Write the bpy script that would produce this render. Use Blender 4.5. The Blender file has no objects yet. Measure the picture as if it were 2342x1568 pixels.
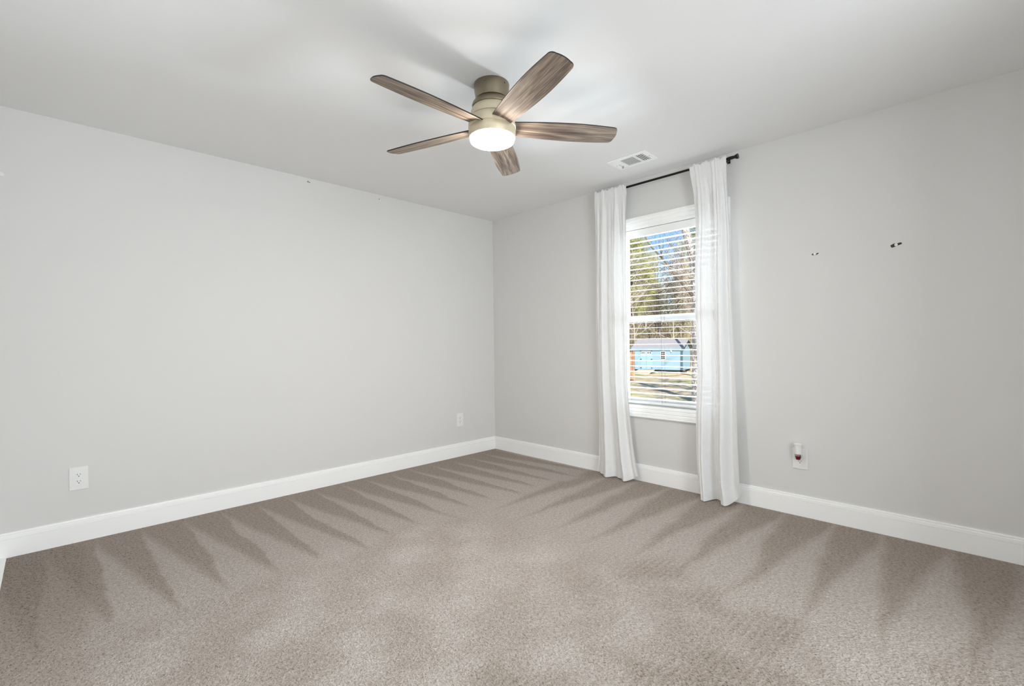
import bpy, bmesh, math, random
from mathutils import Vector, Matrix, noise
random.seed(7)
SC = bpy.context.scene
COL = SC.collection

# ------------------------------------------------------------------ camera
H = 2.44                      # ceiling height
CAM = Vector((-3.4197, -3.7366, 1.1203))
FPX, YAW, PITCH, ROLL = 1074.89, 0.7913, 0.0018, -0.0121
fw = Vector((math.cos(YAW) * math.cos(PITCH), math.sin(YAW) * math.cos(PITCH), math.sin(PITCH)))
rt0 = Vector((math.sin(YAW), -math.cos(YAW), 0)); up0 = rt0.cross(fw)
rt = rt0 * math.cos(ROLL) + up0 * math.sin(ROLL)
up = up0 * math.cos(ROLL) - rt0 * math.sin(ROLL)
cd = bpy.data.cameras.new('camera'); cam = bpy.data.objects.new('camera', cd); COL.objects.link(cam)
cd.sensor_width = 36.0; cd.sensor_fit = 'HORIZONTAL'; cd.lens = FPX / 2342 * 36.0
cd.clip_start = 0.02; cd.clip_end = 500
M = Matrix.Identity(4)
for i in range(3):
    M[i][0], M[i][1], M[i][2], M[i][3] = rt[i], up[i], -fw[i], CAM[i]
cam.matrix_world = M
SC.camera = cam

# ------------------------------------------------------------------ light, sky, exposure
SC.view_settings.view_transform = 'Standard'; SC.view_settings.look = 'None'
SC.view_settings.exposure = 0.15; SC.view_settings.gamma = 1.0
SC.view_settings.use_curve_mapping = False
SC.cycles.max_bounces = 14; SC.cycles.diffuse_bounces = 8; SC.cycles.transparent_max_bounces = 24
SC.cycles.sample_clamp_indirect = 6.0; SC.cycles.use_denoising = True
W = bpy.data.worlds.new('sky'); SC.world = W; W.use_nodes = True
wn = W.node_tree.nodes; wl = W.node_tree.links
bg = wn['Background']; sky = wn.new('ShaderNodeTexSky'); sky.sky_type = 'NISHITA'
sky.sun_disc = False; sky.sun_elevation = math.radians(38); sky.sun_rotation = math.radians(250)
sky.air_density = 1.0; sky.dust_density = 0.3; sky.ozone_density = 2.0
hs = wn.new('ShaderNodeHueSaturation'); hs.inputs['Saturation'].default_value = 1.2; hs.inputs['Hue'].default_value = 0.510
wl.new(sky.outputs[0], hs.inputs['Color']); wl.new(hs.outputs[0], bg.inputs[0]); bg.inputs[1].default_value = 0.16
sun_d = bpy.data.lights.new('sun', 'SUN'); sun_d.energy = 6.6; sun_d.angle = math.radians(0.6); sun_d.color = (1, 0.95, 0.86)
sun = bpy.data.objects.new('sun', sun_d); COL.objects.link(sun)
sun.rotation_euler = Vector((0.62, 0.60, -0.52)).to_track_quat('-Z', 'Y').to_euler()
sun.location = (-5, -10, 12)

def area(name, loc, aim, sx, sy, power, color):
    d = bpy.data.lights.new(name, 'AREA'); d.shape = 'RECTANGLE'; d.size = sx; d.size_y = sy
    d.energy = power; d.color = color
    o = bpy.data.objects.new(name, d); COL.objects.link(o); o.location = loc
    o.rotation_euler = Vector(aim).to_track_quat('-Z', 'Z').to_euler()
    return o
# daylight entering by the window in view; added fill lamp in the unseen hall behind the camera
area('window_daylight', (0.40, -1.98, 1.74), (-1, 0, 0.05), 0.46, 0.5, 8, (0.84, 0.92, 1.0))
area('window_daylight', (0.40, -1.98, 1.02), (-1, 0, -0.05), 0.70, 0.8, 8, (0.84, 0.92, 1.0))
area('window_daylight', (1.60, -1.975, 1.28), (-1, 0, 0.55), 0.30, 0.36, 170, (0.86, 0.93, 1.0))
area('rear_fill', (-2.50, -5.60, 1.40), (-0.02, 1, 0.0), 1.9, 1.9, 88, (0.87, 0.94, 1.0))
LAMP = 106.0                    # ceiling fan lamp, emission of the diffuser

# ------------------------------------------------------------------ materials
def nt(name):
    m = bpy.data.materials.new(name); m.use_nodes = True
    n = m.node_tree.nodes; l = m.node_tree.links
    return m, n, l, n['Principled BSDF']
def srgb(r, g, b):
    f = lambda c: (c / 255 / 12.92) if c / 255 <= 0.04045 else ((c / 255 + 0.055) / 1.055) ** 2.4
    return (f(r), f(g), f(b), 1)
def mat(name, col, rough=0.6, metal=0.0, bump=0.0, bscale=200.0, spec=0.5, var=0.0, vscale=3.0, stretch=None):
    m, n, l, p = nt(name)
    p.inputs['Base Color'].default_value = col; p.inputs['Roughness'].default_value = rough
    p.inputs['Metallic'].default_value = metal; p.inputs['Specular IOR Level'].default_value = spec
    tc = n.new('ShaderNodeTexCoord'); mp = n.new('ShaderNodeMapping'); l.new(tc.outputs['Object'], mp.inputs[0])
    if stretch: mp.inputs['Scale'].default_value = stretch
    if bump:
        t = n.new('ShaderNodeTexNoise'); t.inputs['Scale'].default_value = bscale; t.inputs['Detail'].default_value = 3
        b = n.new('ShaderNodeBump'); b.inputs['Strength'].default_value = bump; b.inputs['Distance'].default_value = 0.002
        l.new(mp.outputs[0], t.inputs[0]); l.new(t.outputs[0], b.inputs['Height']); l.new(b.outputs[0], p.inputs['Normal'])
    if var:
        t = n.new('ShaderNodeTexNoise'); t.inputs['Scale'].default_value = vscale; t.inputs['Detail'].default_value = 4
        l.new(mp.outputs[0], t.inputs[0])
        mx = n.new('ShaderNodeMix'); mx.data_type = 'RGBA'
        mx.inputs['A'].default_value = tuple(c * (1 - var) for c in col[:3]) + (1,)
        mx.inputs['B'].default_value = tuple(min(1, c * (1 + var)) for c in col[:3]) + (1,)
        l.new(t.outputs[0], mx.inputs['Factor']); l.new(mx.outputs['Result'], p.inputs['Base Color'])
    return m

M_wall = mat('wall_paint', srgb(219, 218, 216), 0.75, bump=0.04, bscale=450, spec=0.25)
M_ceil = mat('ceiling_paint', srgb(236, 236, 236), 0.9, bump=0.05, bscale=350, spec=0.1)
M_trim = mat('trim_paint', srgb(250, 250, 249), 0.35, spec=0.4)
M_vinyl = mat('white_vinyl', srgb(236, 238, 240), 0.3, spec=0.4)
M_blind = mat('white_faux_wood', srgb(240, 240, 238), 0.35, spec=0.4)
M_plate = mat('white_plate_plastic', srgb(234, 234, 232), 0.35)
M_slot = mat('dark_slot', srgb(30, 28, 26), 0.6)
M_black = mat('black_rod_metal', srgb(14, 14, 15), 0.35, metal=0.4)
M_nickel = mat('brushed_nickel', srgb(146, 135, 116), 0.30, metal=1.0, bump=0.08, bscale=60, stretch=(1, 1, 0.03))
M_champ = mat('satin_nickel', srgb(220, 208, 182), 0.48, metal=0.5)
M_screw = mat('steel_screw', srgb(150, 150, 150), 0.3, metal=1)
M_edge = mat('blade_edge_black', srgb(22, 19, 17), 0.5)
M_cord = mat('blind_cord', srgb(225, 225, 220), 0.8)
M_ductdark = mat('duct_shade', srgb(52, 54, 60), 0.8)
M_torn = mat('torn_dark_paint', srgb(58, 58, 56), 0.8)
M_patch = mat('grey_patch', srgb(140, 140, 138), 0.9)

def blade_mat():
    m, n, l, p = nt('weathered_oak_blade')
    tc = n.new('ShaderNodeTexCoord'); oi = n.new('ShaderNodeObjectInfo')
    mp = n.new('ShaderNodeMapping'); mp.inputs['Scale'].default_value = (1.3, 14, 14)
    off = n.new('ShaderNodeVectorMath'); off.operation = 'ADD'
    sc = n.new('ShaderNodeVectorMath'); sc.operation = 'SCALE'; sc.inputs['Scale'].default_value = 9.0
    cb = n.new('ShaderNodeCombineXYZ'); l.new(oi.outputs['Random'], cb.inputs[0]); l.new(oi.outputs['Random'], cb.inputs[1])
    l.new(cb.outputs[0], sc.inputs[0]); l.new(tc.outputs['Object'], off.inputs[0]); l.new(sc.outputs[0], off.inputs[1])
    l.new(off.outputs[0], mp.inputs[0])
    w = n.new('ShaderNodeTexNoise'); w.inputs['Scale'].default_value = 2.2; w.inputs['Detail'].default_value = 6; w.inputs['Distortion'].default_value = 1.3
    l.new(mp.outputs[0], w.inputs[0])
    mp2 = n.new('ShaderNodeMapping'); mp2.inputs['Scale'].default_value = (6, 260, 260); l.new(off.outputs[0], mp2.inputs[0])
    g = n.new('ShaderNodeTexNoise'); g.inputs['Scale'].default_value = 1.0; g.inputs['Detail'].default_value = 2; l.new(mp2.outputs[0], g.inputs[0])
    r = n.new('ShaderNodeValToRGB'); e = r.color_ramp.elements
    e[0].position = 0.30; e[0].color = srgb(98, 85, 77); e[1].position = 0.72; e[1].color = srgb(182, 168, 152)
    x = r.color_ramp.elements.new(0.5); x.color = srgb(140, 125, 113)
    l.new(w.outputs[0], r.inputs[0])
    r2 = n.new('ShaderNodeValToRGB'); r2.color_ramp.elements[0].position = 0.35; r2.color_ramp.elements[1].position = 0.65
    r2.color_ramp.elements[0].color = (0.5, 0.48, 0.46, 1); r2.color_ramp.elements[1].color = (1.22, 1.2, 1.17, 1)
    l.new(g.outputs[0], r2.inputs[0])
    mx = n.new('ShaderNodeMix'); mx.data_type = 'RGBA'; mx.blend_type = 'MULTIPLY'; mx.inputs['Factor'].default_value = 0.8
    l.new(r.outputs[0], mx.inputs['A']); l.new(r2.outputs[0], mx.inputs['B']); l.new(mx.outputs['Result'], p.inputs['Base Color'])
    p.inputs['Roughness'].default_value = 0.6; p.inputs['Specular IOR Level'].default_value = 0.25
    b = n.new('ShaderNodeBump'); b.inputs['Strength'].default_value = 0.25; b.inputs['Distance'].default_value = 0.001
    l.new(g.outputs[0], b.inputs['Height']); l.new(b.outputs[0], p.inputs['Normal'])
    return m
M_blade = blade_mat()

def lamp_mat():
    m, n, l, p = nt('lit_frosted_diffuser')
    p.inputs['Base Color'].default_value = (0.9, 0.9, 0.88, 1)
    p.inputs['Emission Color'].default_value = (1.0, 0.925, 0.83, 1); p.inputs['Emission Strength'].default_value = LAMP
    return m
M_lamp = lamp_mat()

def glass_mat():
    m = bpy.data.materials.new('window_glass'); m.use_nodes = True
    n = m.node_tree.nodes; l = m.node_tree.links; n.clear()
    o = n.new('ShaderNodeOutputMaterial'); t = n.new('ShaderNodeBsdfTransparent'); g = n.new('ShaderNodeBsdfGlossy')
    t.inputs[0].default_value = (0.96, 0.975, 0.97, 1); g.inputs['Roughness'].default_value = 0.01
    mx = n.new('ShaderNodeMixShader'); lw = n.new('ShaderNodeLayerWeight'); lw.inputs[0].default_value = 0.15
    ml = n.new('ShaderNodeMath'); ml.operation = 'MULTIPLY'; ml.inputs[1].default_value = 0.35
    l.new(lw.outputs['Fresnel'], ml.inputs[0]); l.new(ml.outputs[0], mx.inputs[0])
    l.new(t.outputs[0], mx.inputs[1]); l.new(g.outputs[0], mx.inputs[2]); l.new(mx.outputs[0], o.inputs[0])
    return m
M_glass = glass_mat()

def curtain_mat(name, clear):
    m = bpy.data.materials.new(name); m.use_nodes = True
    n = m.node_tree.nodes; l = m.node_tree.links; n.clear()
    o = n.new('ShaderNodeOutputMaterial')
    d = n.new('ShaderNodeBsdfDiffuse'); t = n.new('ShaderNodeBsdfTranslucent'); c = n.new('ShaderNodeBsdfTransparent')
    tc = n.new('ShaderNodeTexCoord')
    a = n.new('ShaderNodeTexNoise'); a.inputs['Scale'].default_value = 1; a.inputs['Detail'].default_value = 2
    mp = n.new('ShaderNodeMapping'); mp.inputs['Scale'].default_value = (600, 600, 18); l.new(tc.outputs['Object'], mp.inputs[0]); l.new(mp.outputs[0], a.inputs[0])
    r = n.new('ShaderNodeValToRGB'); r.color_ramp.elements[0].position = 0.3; r.color_ramp.elements[1].position = 0.7
    r.color_ramp.elements[0].color = srgb(230, 230, 230); r.color_ramp.elements[1].color = srgb(240, 240, 239)
    l.new(a.outputs[0], r.inputs[0]); l.new(r.outputs[0], d.inputs[0])
    t.inputs[0].default_value = (0.93, 0.93, 0.93, 1)
    b = n.new('ShaderNodeBump'); b.inputs['Strength'].default_value = 0.15; b.inputs['Distance'].default_value = 0.001
    l.new(a.outputs[0], b.inputs['Height']); l.new(b.outputs[0], d.inputs['Normal'])
    m1 = n.new('ShaderNodeMixShader'); m1.inputs[0].default_value = 0.03; l.new(d.outputs[0], m1.inputs[1]); l.new(t.outputs[0], m1.inputs[2])
    m2 = n.new('ShaderNodeMixShader'); m2.inputs[0].default_value = clear; l.new(m1.outputs[0], m2.inputs[1]); l.new(c.outputs[0], m2.inputs[2])
    l.new(m2.outputs[0], o.inputs[0])
    return m
M_curt = curtain_mat('white_linen_curtain', 0.03)
M_hem = curtain_mat('white_linen_doubled', 0.01)

def carpet_mat():
    m, n, l, p = nt('beige_cut_pile_carpet')
    p.inputs['Roughness'].default_value = 0.95; p.inputs['Specular IOR Level'].default_value = 0.1
    p.inputs['Sheen Weight'].default_value = 0.15; p.inputs['Sheen Roughness'].default_value = 0.6
    tc = n.new('ShaderNodeTexCoord')
    def mth(op, a, b=None, c=None):
        x = n.new('ShaderNodeMath'); x.operation = op
        for i, v in enumerate((a, b, c)):
            if v is None: continue
            if isinstance(v, (int, float)): x.inputs[i].default_value = v
            else: l.new(v, x.inputs[i])
        return x.outputs[0]
    def noi(scale, det=2, rough=0.5, vec=None):
        t = n.new('ShaderNodeTexNoise'); t.inputs['Scale'].default_value = scale; t.inputs['Detail'].default_value = det
        t.inputs['Roughness'].default_value = rough
        l.new(vec or tc.outputs['Object'], t.inputs[0]); return t.outputs[0]
    def mr(v, a, b, c, d, smooth=True):
        t = n.new('ShaderNodeMapRange'); t.interpolation_type = 'SMOOTHSTEP' if smooth else 'LINEAR'
        for i, q in enumerate((a, b, c, d)): t.inputs[i + 1].default_value = q
        l.new(v, t.inputs[0]); return t.outputs[0]
    sx = n.new('ShaderNodeSeparateXYZ'); l.new(tc.outputs['Object'], sx.inputs[0])
    X, Y = sx.outputs[0], sx.outputs[1]
    w1 = mth('MULTIPLY', mth('SUBTRACT', noi(2.2, 2), 0.5), 0.22)
    w2 = mth('MULTIPLY', mth('SUBTRACT', noi(9.0, 2), 0.5), 0.045)
    w3 = mth('MULTIPLY', mth('SUBTRACT', noi(70.0, 1), 0.5), 0.014)
    wob = mth('ADD', mth('ADD', w1, w2), w3)
    # vacuum wedges starting at the left wall (apex on the wall, opening into the room)
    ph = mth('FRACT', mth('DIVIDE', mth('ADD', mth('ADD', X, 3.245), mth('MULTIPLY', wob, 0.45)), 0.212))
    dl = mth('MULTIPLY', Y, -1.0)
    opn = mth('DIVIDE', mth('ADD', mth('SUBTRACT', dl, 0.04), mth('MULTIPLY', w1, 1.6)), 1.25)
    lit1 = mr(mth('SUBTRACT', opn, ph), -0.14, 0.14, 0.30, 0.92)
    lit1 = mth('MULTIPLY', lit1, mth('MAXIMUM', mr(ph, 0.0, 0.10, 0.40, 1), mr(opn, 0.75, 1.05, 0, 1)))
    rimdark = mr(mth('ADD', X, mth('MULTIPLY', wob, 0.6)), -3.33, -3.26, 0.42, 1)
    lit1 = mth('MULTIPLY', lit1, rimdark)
    # wedges starting at the window wall, symmetric
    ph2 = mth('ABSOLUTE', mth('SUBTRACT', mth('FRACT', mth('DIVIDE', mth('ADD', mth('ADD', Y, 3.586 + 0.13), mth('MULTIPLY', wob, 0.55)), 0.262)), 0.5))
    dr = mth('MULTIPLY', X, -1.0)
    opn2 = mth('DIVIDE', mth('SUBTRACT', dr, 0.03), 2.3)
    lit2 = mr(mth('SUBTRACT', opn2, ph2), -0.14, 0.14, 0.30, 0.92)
    # which wall is nearer decides the stroke direction
    side = mr(mth('ADD', dl, mth('MULTIPLY', wob, 2.2)), 1.18, 1.36, 0, 1)
    def mixf(f, a, b):
        t = n.new('ShaderNodeMix'); t.data_type = 'FLOAT'; l.new(f, t.inputs['Factor'])
        for k, v in (('A', a), ('B', b)):
            if isinstance(v, (int, float)): t.inputs[k].default_value = v
            else: l.new(v, t.inputs[k])
        return t.outputs['Result']
    # centre: long faint strokes towards the door corner, plus trodden patches
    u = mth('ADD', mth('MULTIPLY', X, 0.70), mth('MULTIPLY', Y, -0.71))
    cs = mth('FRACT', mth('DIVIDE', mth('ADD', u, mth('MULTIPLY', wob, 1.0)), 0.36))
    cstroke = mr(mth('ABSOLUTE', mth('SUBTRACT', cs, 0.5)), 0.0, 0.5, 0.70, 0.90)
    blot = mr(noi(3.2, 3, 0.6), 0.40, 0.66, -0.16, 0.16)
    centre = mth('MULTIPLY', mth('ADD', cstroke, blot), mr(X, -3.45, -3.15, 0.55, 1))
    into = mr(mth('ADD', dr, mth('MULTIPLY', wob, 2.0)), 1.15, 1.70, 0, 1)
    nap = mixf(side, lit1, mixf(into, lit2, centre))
    # comb ridges left by the vacuum near the right foreground
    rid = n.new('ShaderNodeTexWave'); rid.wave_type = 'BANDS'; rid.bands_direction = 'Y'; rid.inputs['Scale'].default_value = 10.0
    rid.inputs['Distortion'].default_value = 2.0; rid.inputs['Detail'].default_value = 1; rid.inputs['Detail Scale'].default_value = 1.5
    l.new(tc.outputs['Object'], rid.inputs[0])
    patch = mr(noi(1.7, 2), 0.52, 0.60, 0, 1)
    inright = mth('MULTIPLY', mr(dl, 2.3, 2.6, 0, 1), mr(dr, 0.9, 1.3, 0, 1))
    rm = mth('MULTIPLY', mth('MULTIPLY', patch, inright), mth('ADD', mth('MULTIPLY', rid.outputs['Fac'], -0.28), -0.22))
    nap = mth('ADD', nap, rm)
    # pile flecks
    mpv = n.new('ShaderNodeMapping'); mpv.inputs['Rotation'].default_value = (0, 0, 0.75); mpv.inputs['Scale'].default_value = (1.0, 0.55, 1); l.new(tc.outputs['Object'], mpv.inputs[0])
    f1 = noi(215, 3, 0.65, mpv.outputs[0]); f2 = noi(62, 2, 0.6)
    fleck = mr(f1, 0.33, 0.67, -0.42, 0.38, False)
    f3 = noi(140, 1, 0.5, mpv.outputs[0]); pit = mr(f3, 0.31, 0.41, -0.62, 0.0, False)
    fleck2 = mth('ADD', mr(f2, 0.33, 0.67, -0.28, 0.28, False), pit)
    val = mth('ADD', nap, mth('ADD', fleck, fleck2))
    r = n.new('ShaderNodeValToRGB'); e = r.color_ramp.elements
    l.new(mr(val, -0.6, 1.7, 0, 1, False), r.inputs[0])
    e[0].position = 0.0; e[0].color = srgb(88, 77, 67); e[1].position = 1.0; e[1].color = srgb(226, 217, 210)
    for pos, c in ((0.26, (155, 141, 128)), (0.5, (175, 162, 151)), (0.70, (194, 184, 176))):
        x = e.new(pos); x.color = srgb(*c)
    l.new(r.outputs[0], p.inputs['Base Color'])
    b = n.new('ShaderNodeBump'); b.inputs['Strength'].default_value = 0.9; b.inputs['Distance'].default_value = 0.016
    vor = n.new('ShaderNodeTexVoronoi'); vor.inputs['Scale'].default_value = 110; l.new(tc.outputs['Object'], vor.inputs[0])
    hgt = mth('ADD', mth('ADD', mth('MULTIPLY', f1, 0.7), mth('MULTIPLY', f2, 0.8)), mth('MULTIPLY', vor.outputs['Distance'], -0.5))
    l.new(hgt, b.inputs['Height']); l.new(b.outputs[0], p.inputs['Normal'])
    return m
M_carpet = carpet_mat()

# ------------------------------------------------------------------ mesh helpers
def new_obj(name, verts, faces, material, parent=None, smooth=False, bevel=0.0, mats=None, midx=None):
    me = bpy.data.meshes.new(name); me.from_pydata([tuple(v) for v in verts], [], faces); me.update()
    o = bpy.data.objects.new(name, me); COL.objects.link(o)
    for mm in (mats or [material]): me.materials.append(mm)
    if midx:
        for p_, i_ in zip(me.polygons, midx): p_.material_index = i_
    if smooth:
        for p_ in me.polygons: p_.use_smooth = True
    if bevel:
        b = o.modifiers.new('bevel', 'BEVEL'); b.width = bevel; b.segments = 2; b.limit_method = 'ANGLE'
    if parent: o.parent = parent
    return o
class MB:
    """collects shapes for ONE mesh object"""
    def __init__(s): s.v = []; s.f = []; s.mi = []
    def _add(s, vs, fs, k=0):
        n = len(s.v); s.v += [Vector(v) for v in vs]; s.f += [[i + n for i in q] for q in fs]; s.mi += [k] * len(fs); return s
    def box(s, a, b, k=0):
        (x0, y0, z0), (x1, y1, z1) = a, b
        x0, x1 = min(x0, x1), max(x0, x1); y0, y1 = min(y0, y1), max(y0, y1); z0, z1 = min(z0, z1), max(z0, z1)
        vs = [(x0, y0, z0), (x1, y0, z0), (x1, y1, z0), (x0, y1, z0), (x0, y0, z1), (x1, y0, z1), (x1, y1, z1), (x0, y1, z1)]
        return s._add(vs, [(0, 3, 2, 1), (4, 5, 6, 7), (0, 1, 5, 4), (1, 2, 6, 5), (2, 3, 7, 6), (3, 0, 4, 7)], k)
    def tube(s, p0, p1, r0, r1=None, n=10, k=0, cap=True):
        r1 = r0 if r1 is None else r1; p0, p1 = Vector(p0), Vector(p1); d = (p1 - p0)
        q = d.to_track_quat('Z', 'Y'); vs = []
        for p, r in ((p0, r0), (p1, r1)):
            for i in range(n):
                a = 2 * math.pi * i / n; vs.append(p + q @ Vector((r * math.cos(a), r * math.sin(a), 0)))
        fs = [(i, (i + 1) % n, n + (i + 1) % n, n + i) for i in range(n)]
        if cap: fs += [tuple(range(n - 1, -1, -1)), tuple(range(n, 2 * n))]
        return s._add(vs, fs, k)
    def lathe(s, prof, n=48, axis='Z', org=(0, 0, 0), k=0):
        """prof: (radius, height) list; closed at both ends when radius is 0"""
        org = Vector(org); vs = []; fs = []; m = len(prof)
        for (r, h) in prof:
            for i in range(n):
                a = 2 * math.pi * i / n; c, t = r * math.cos(a), r * math.sin(a)
                vs.append(org + (Vector((c, t, h)) if axis == 'Z' else Vector((h, c, t)) if axis == 'X' else Vector((t, h, c))))
        for j in range(m - 1):
            for i in range(n):
                fs.append((j * n + i, j * n + (i + 1) % n, (j + 1) * n + (i + 1) % n, (j + 1) * n + i))
        fs.append(tuple(range(n - 1, -1, -1))); fs.append(tuple(range((m - 1) * n, m * n)))
        return s._add(vs, fs, k)
    def extrude_y(s, prof, y0, y1, k=0):     # prof in (x, z), closed polygon
        n = len(prof); vs = [(x, y0, z) for x, z in prof] + [(x, y1, z) for x, z in prof]
        fs = [(i, (i + 1) % n, n + (i + 1) % n, n + i) for i in range(n)] + [tuple(range(n - 1, -1, -1)), tuple(range(n, 2 * n))]
        return s._add(vs, fs, k)
    def extrude_x(s, prof, x0, x1, k=0):     # prof in (y, z)
        n = len(prof); vs = [(x0, y, z) for y, z in prof] + [(x1, y, z) for y, z in prof]
        fs = [(i, (i + 1) % n, n + (i + 1) % n, n + i) for i in range(n)] + [tuple(range(n - 1, -1, -1)), tuple(range(n, 2 * n))]
        return s._add(vs, fs, k)
    def poly(s, vs, k=0): return s._add(vs, [tuple(range(len(vs)))], k)
    def build(s, name, material, parent=None, smooth=False, bevel=0.0, mats=None, fixn=True):
        o = new_obj(name, s.v, s.f, material, parent, smooth, bevel, mats, s.mi if mats else None)
        if fixn:
            bm = bmesh.new(); bm.from_mesh(o.data); bmesh.ops.recalc_face_normals(bm, faces=bm.faces); bm.to_mesh(o.data); bm.free()
        if smooth:
            try: o.data.set_sharp_from_angle(angle=math.radians(38))
            except Exception: pass
        return o
def empty(name, loc=(0, 0, 0)):
    o = bpy.data.objects.new(name, None); COL.objects.link(o); o.location = loc; o.empty_display_size = 0.05; return o
def tag(o, label, cat, group=None, kind=None):
    o['label'] = label; o['category'] = cat
    if group: o['group'] = group
    if kind: o['kind'] = kind
    return o
def struct(o, label, cat): return tag(o, label, cat, kind='structure')
def put(child, root, loc=None):
    """parent a child built in world coordinates under an Empty without moving it"""
    child.parent = root; child.location = Vector(child.location) - Vector(root.location); return child
def copy_tree(o, parent=None):
    c = o.copy(); COL.objects.link(c); c.parent = parent
    for ch in list(o.children): copy_tree(ch, c)
    return c

# ------------------------------------------------------------------ the room shell
XN, YB = -3.78, -4.35            # near side wall and back wall planes
WY0, WY1, WZ0, WZ1 = -2.393, -1.562, 0.60, 2.05   # window opening
T = 0.14
struct(MB().box((XN - T, YB - T, -0.12), (T, T, 0.0)).build('floor', M_carpet), 'beige cut pile carpet with vacuum wedges across the whole floor', 'carpet')
struct(MB().box((XN - T, YB - T, H), (T, T, H + 0.12)).build('ceiling', M_ceil), 'smooth white ceiling holding the fan and vent', 'ceiling')
struct(MB().box((XN, 0, 0), (T, T, H)).build('wall_left', M_wall), 'pale grey wall with two power outlets and no window', 'wall')
w = MB()
w.box((0, YB, 0), (T, WY0, H)); w.box((0, WY1, 0), (T, 0, H)); w.box((0, WY0, 0), (T, WY1, WZ0)); w.box((0, WY0, WZ1), (T, WY1, H))
struct(w.build('wall_right', M_wall), 'pale grey wall around the curtained window', 'wall')
struct(MB().box((XN - T, YB, 0), (XN, T, H)).build('wall_near', M_wall), 'grey wall at the left edge of the photo', 'wall')
w = MB()
OX0, OX1, OZ0, OZ1 = -3.45, -1.35, 0.0, 2.30  # opening added to let the rear fill lamp into the room
w.box((XN, YB - T, 0), (OX0, YB, H)); w.box((OX1, YB - T, 0), (0, YB, H)); w.box((OX0, YB - T, 0), (OX1, YB, OZ0)); w.box((OX0, YB - T, OZ1), (OX1, YB, H))
struct(w.build('wall_back', M_wall), 'grey wall behind the viewer with an opening added for the fill lamp', 'wall')
h_ = MB()  # added hall shell, unseen: houses the fill lamp and keeps the sun out
h_.box((XN, -6.1, -0.12), (0.0, YB - T, 0.0)); h_.box((XN, -6.1, H), (0.0, YB - T, H + 0.12)); h_.box((XN - T, -6.1, -0.12), (XN, YB - T, H + .12)); h_.box((0, -6.1, -0.12), (T, YB - T, H + .12)); h_.box((XN - T, -6.24, -0.12), (T, -6.1, H + .12))
struct(h_.build('wall_added_hall', M_wall), 'added unseen hall shell around the fill lamp behind the viewer', 'wall')

BP = [(0, 0), (0.015, 0), (0.015, 0.0970), (0.0075, 0.0975), (0.0075, 0.1003), (0.0132, 0.1010), (0.0122, 0.118), (0.0105, 0.1210), (0.0035, 0.1215), (0.0035, 0.1243), (0.0090, 0.1250), (0.0075, 0.131), (0.004, 0.132), (0, 0.132)]
struct(MB().extrude_x([(-d, z) for d, z in BP], XN, 0).build('baseboard_left', M_trim), 'white moulded baseboard below the windowless wall', 'baseboard')
struct(MB().extrude_y([(-d, z) for d, z in BP], YB, -0.0151).build('baseboard_right', M_trim), 'white moulded baseboard below the window wall', 'baseboard')
struct(MB().box((XN, -1.2, 0.0), (-3.585, -0.0152, 0.006)).build('trim_1', M_trim, bevel=0.002), 'white threshold strip along the carpet edge at the left of the photo', 'threshold')

# ------------------------------------------------------------------ the window (structure) with its parts
win = struct(empty('window_1', (0, (WY0 + WY1) / 2, WZ0)), 'white double hung window behind the curtains', 'window')
CW = 0.083
CP = [(0, 0), (0.0, -0.010), (0.012, -0.0115), (0.016, -0.008), (0.020, -0.012), (0.040, -0.0155), (0.045, -0.012), (0.050, -0.017), (0.066, -0.0195), (0.070, -0.016), (0.074, -0.021), (CW, -0.021), (CW, 0)]
def casing():
    b = MB(); n = len(CP)
    c = [(WY0, WZ0, -1, -1), (WY1, WZ0, 1, -1), (WY1, WZ1, 1, 1), (WY0, WZ1, -1, 1)]
    vs = []; fs = []
    for (y, z, sy, sz) in c:
        for (o_, x) in CP: vs.append((x, y + sy * o_, z + sz * o_))
    for k in range(4):
        for i in range(n - 1):
            a = k * n + i; d = ((k + 1) % 4) * n + i
            fs.append((a, a + 1, d + 1, d))
    return b._add(vs, fs)
put(casing().build('casing', M_trim), win)
jb = MB(); jt = 0.009
jb.box((0.0, WY0 - 0.0, WZ0), (T, WY0 + jt, WZ1)); jb.box((0.0, WY1 - jt, WZ0), (T, WY1, WZ1))
jb.box((0.0, WY0, WZ1 - jt), (T, WY1, WZ1)); jb.box((-0.004, WY0, WZ0 - 0.0), (T, WY1, WZ0 + 0.008))
put(jb.build('jamb', M_trim), win)
def sash(x0, x1, z0, z1, rail_b, rail_t, nm, gl):
    y0, y1 = WY0 + jt + 0.004, WY1 - jt - 0.004; st = 0.018
    b = MB(); b.box((x0, y0, z0), (x1, y0 + st, z1)); b.box((x0, y1 - st, z0), (x1, y1, z1))
    b.box((x0, y0 + st, z0), (x1, y1 - st, z0 + rail_b)); b.box((x0, y0 + st, z1 - rail_t), (x1, y1 - st, z1))
    s = put(b.build(nm, M_vinyl, bevel=0.002), win)
    xm = (x0 + x1) / 2
    g = MB().box((xm - 0.002, y0 + st - .004, z0 + rail_b - .004), (xm + 0.002, y1 - st + .004, z1 - rail_t + .004)).build('pane', M_glass)
    g.parent = s
sash(0.104, 0.132, 1.292, WZ1 - jt, 0.045, 0.040, 'upper_sash', 0)
sash(0.074, 0.102, WZ0 + 0.010, 1.340, 0.050, 0.048, 'lower_sash', 0)

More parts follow.
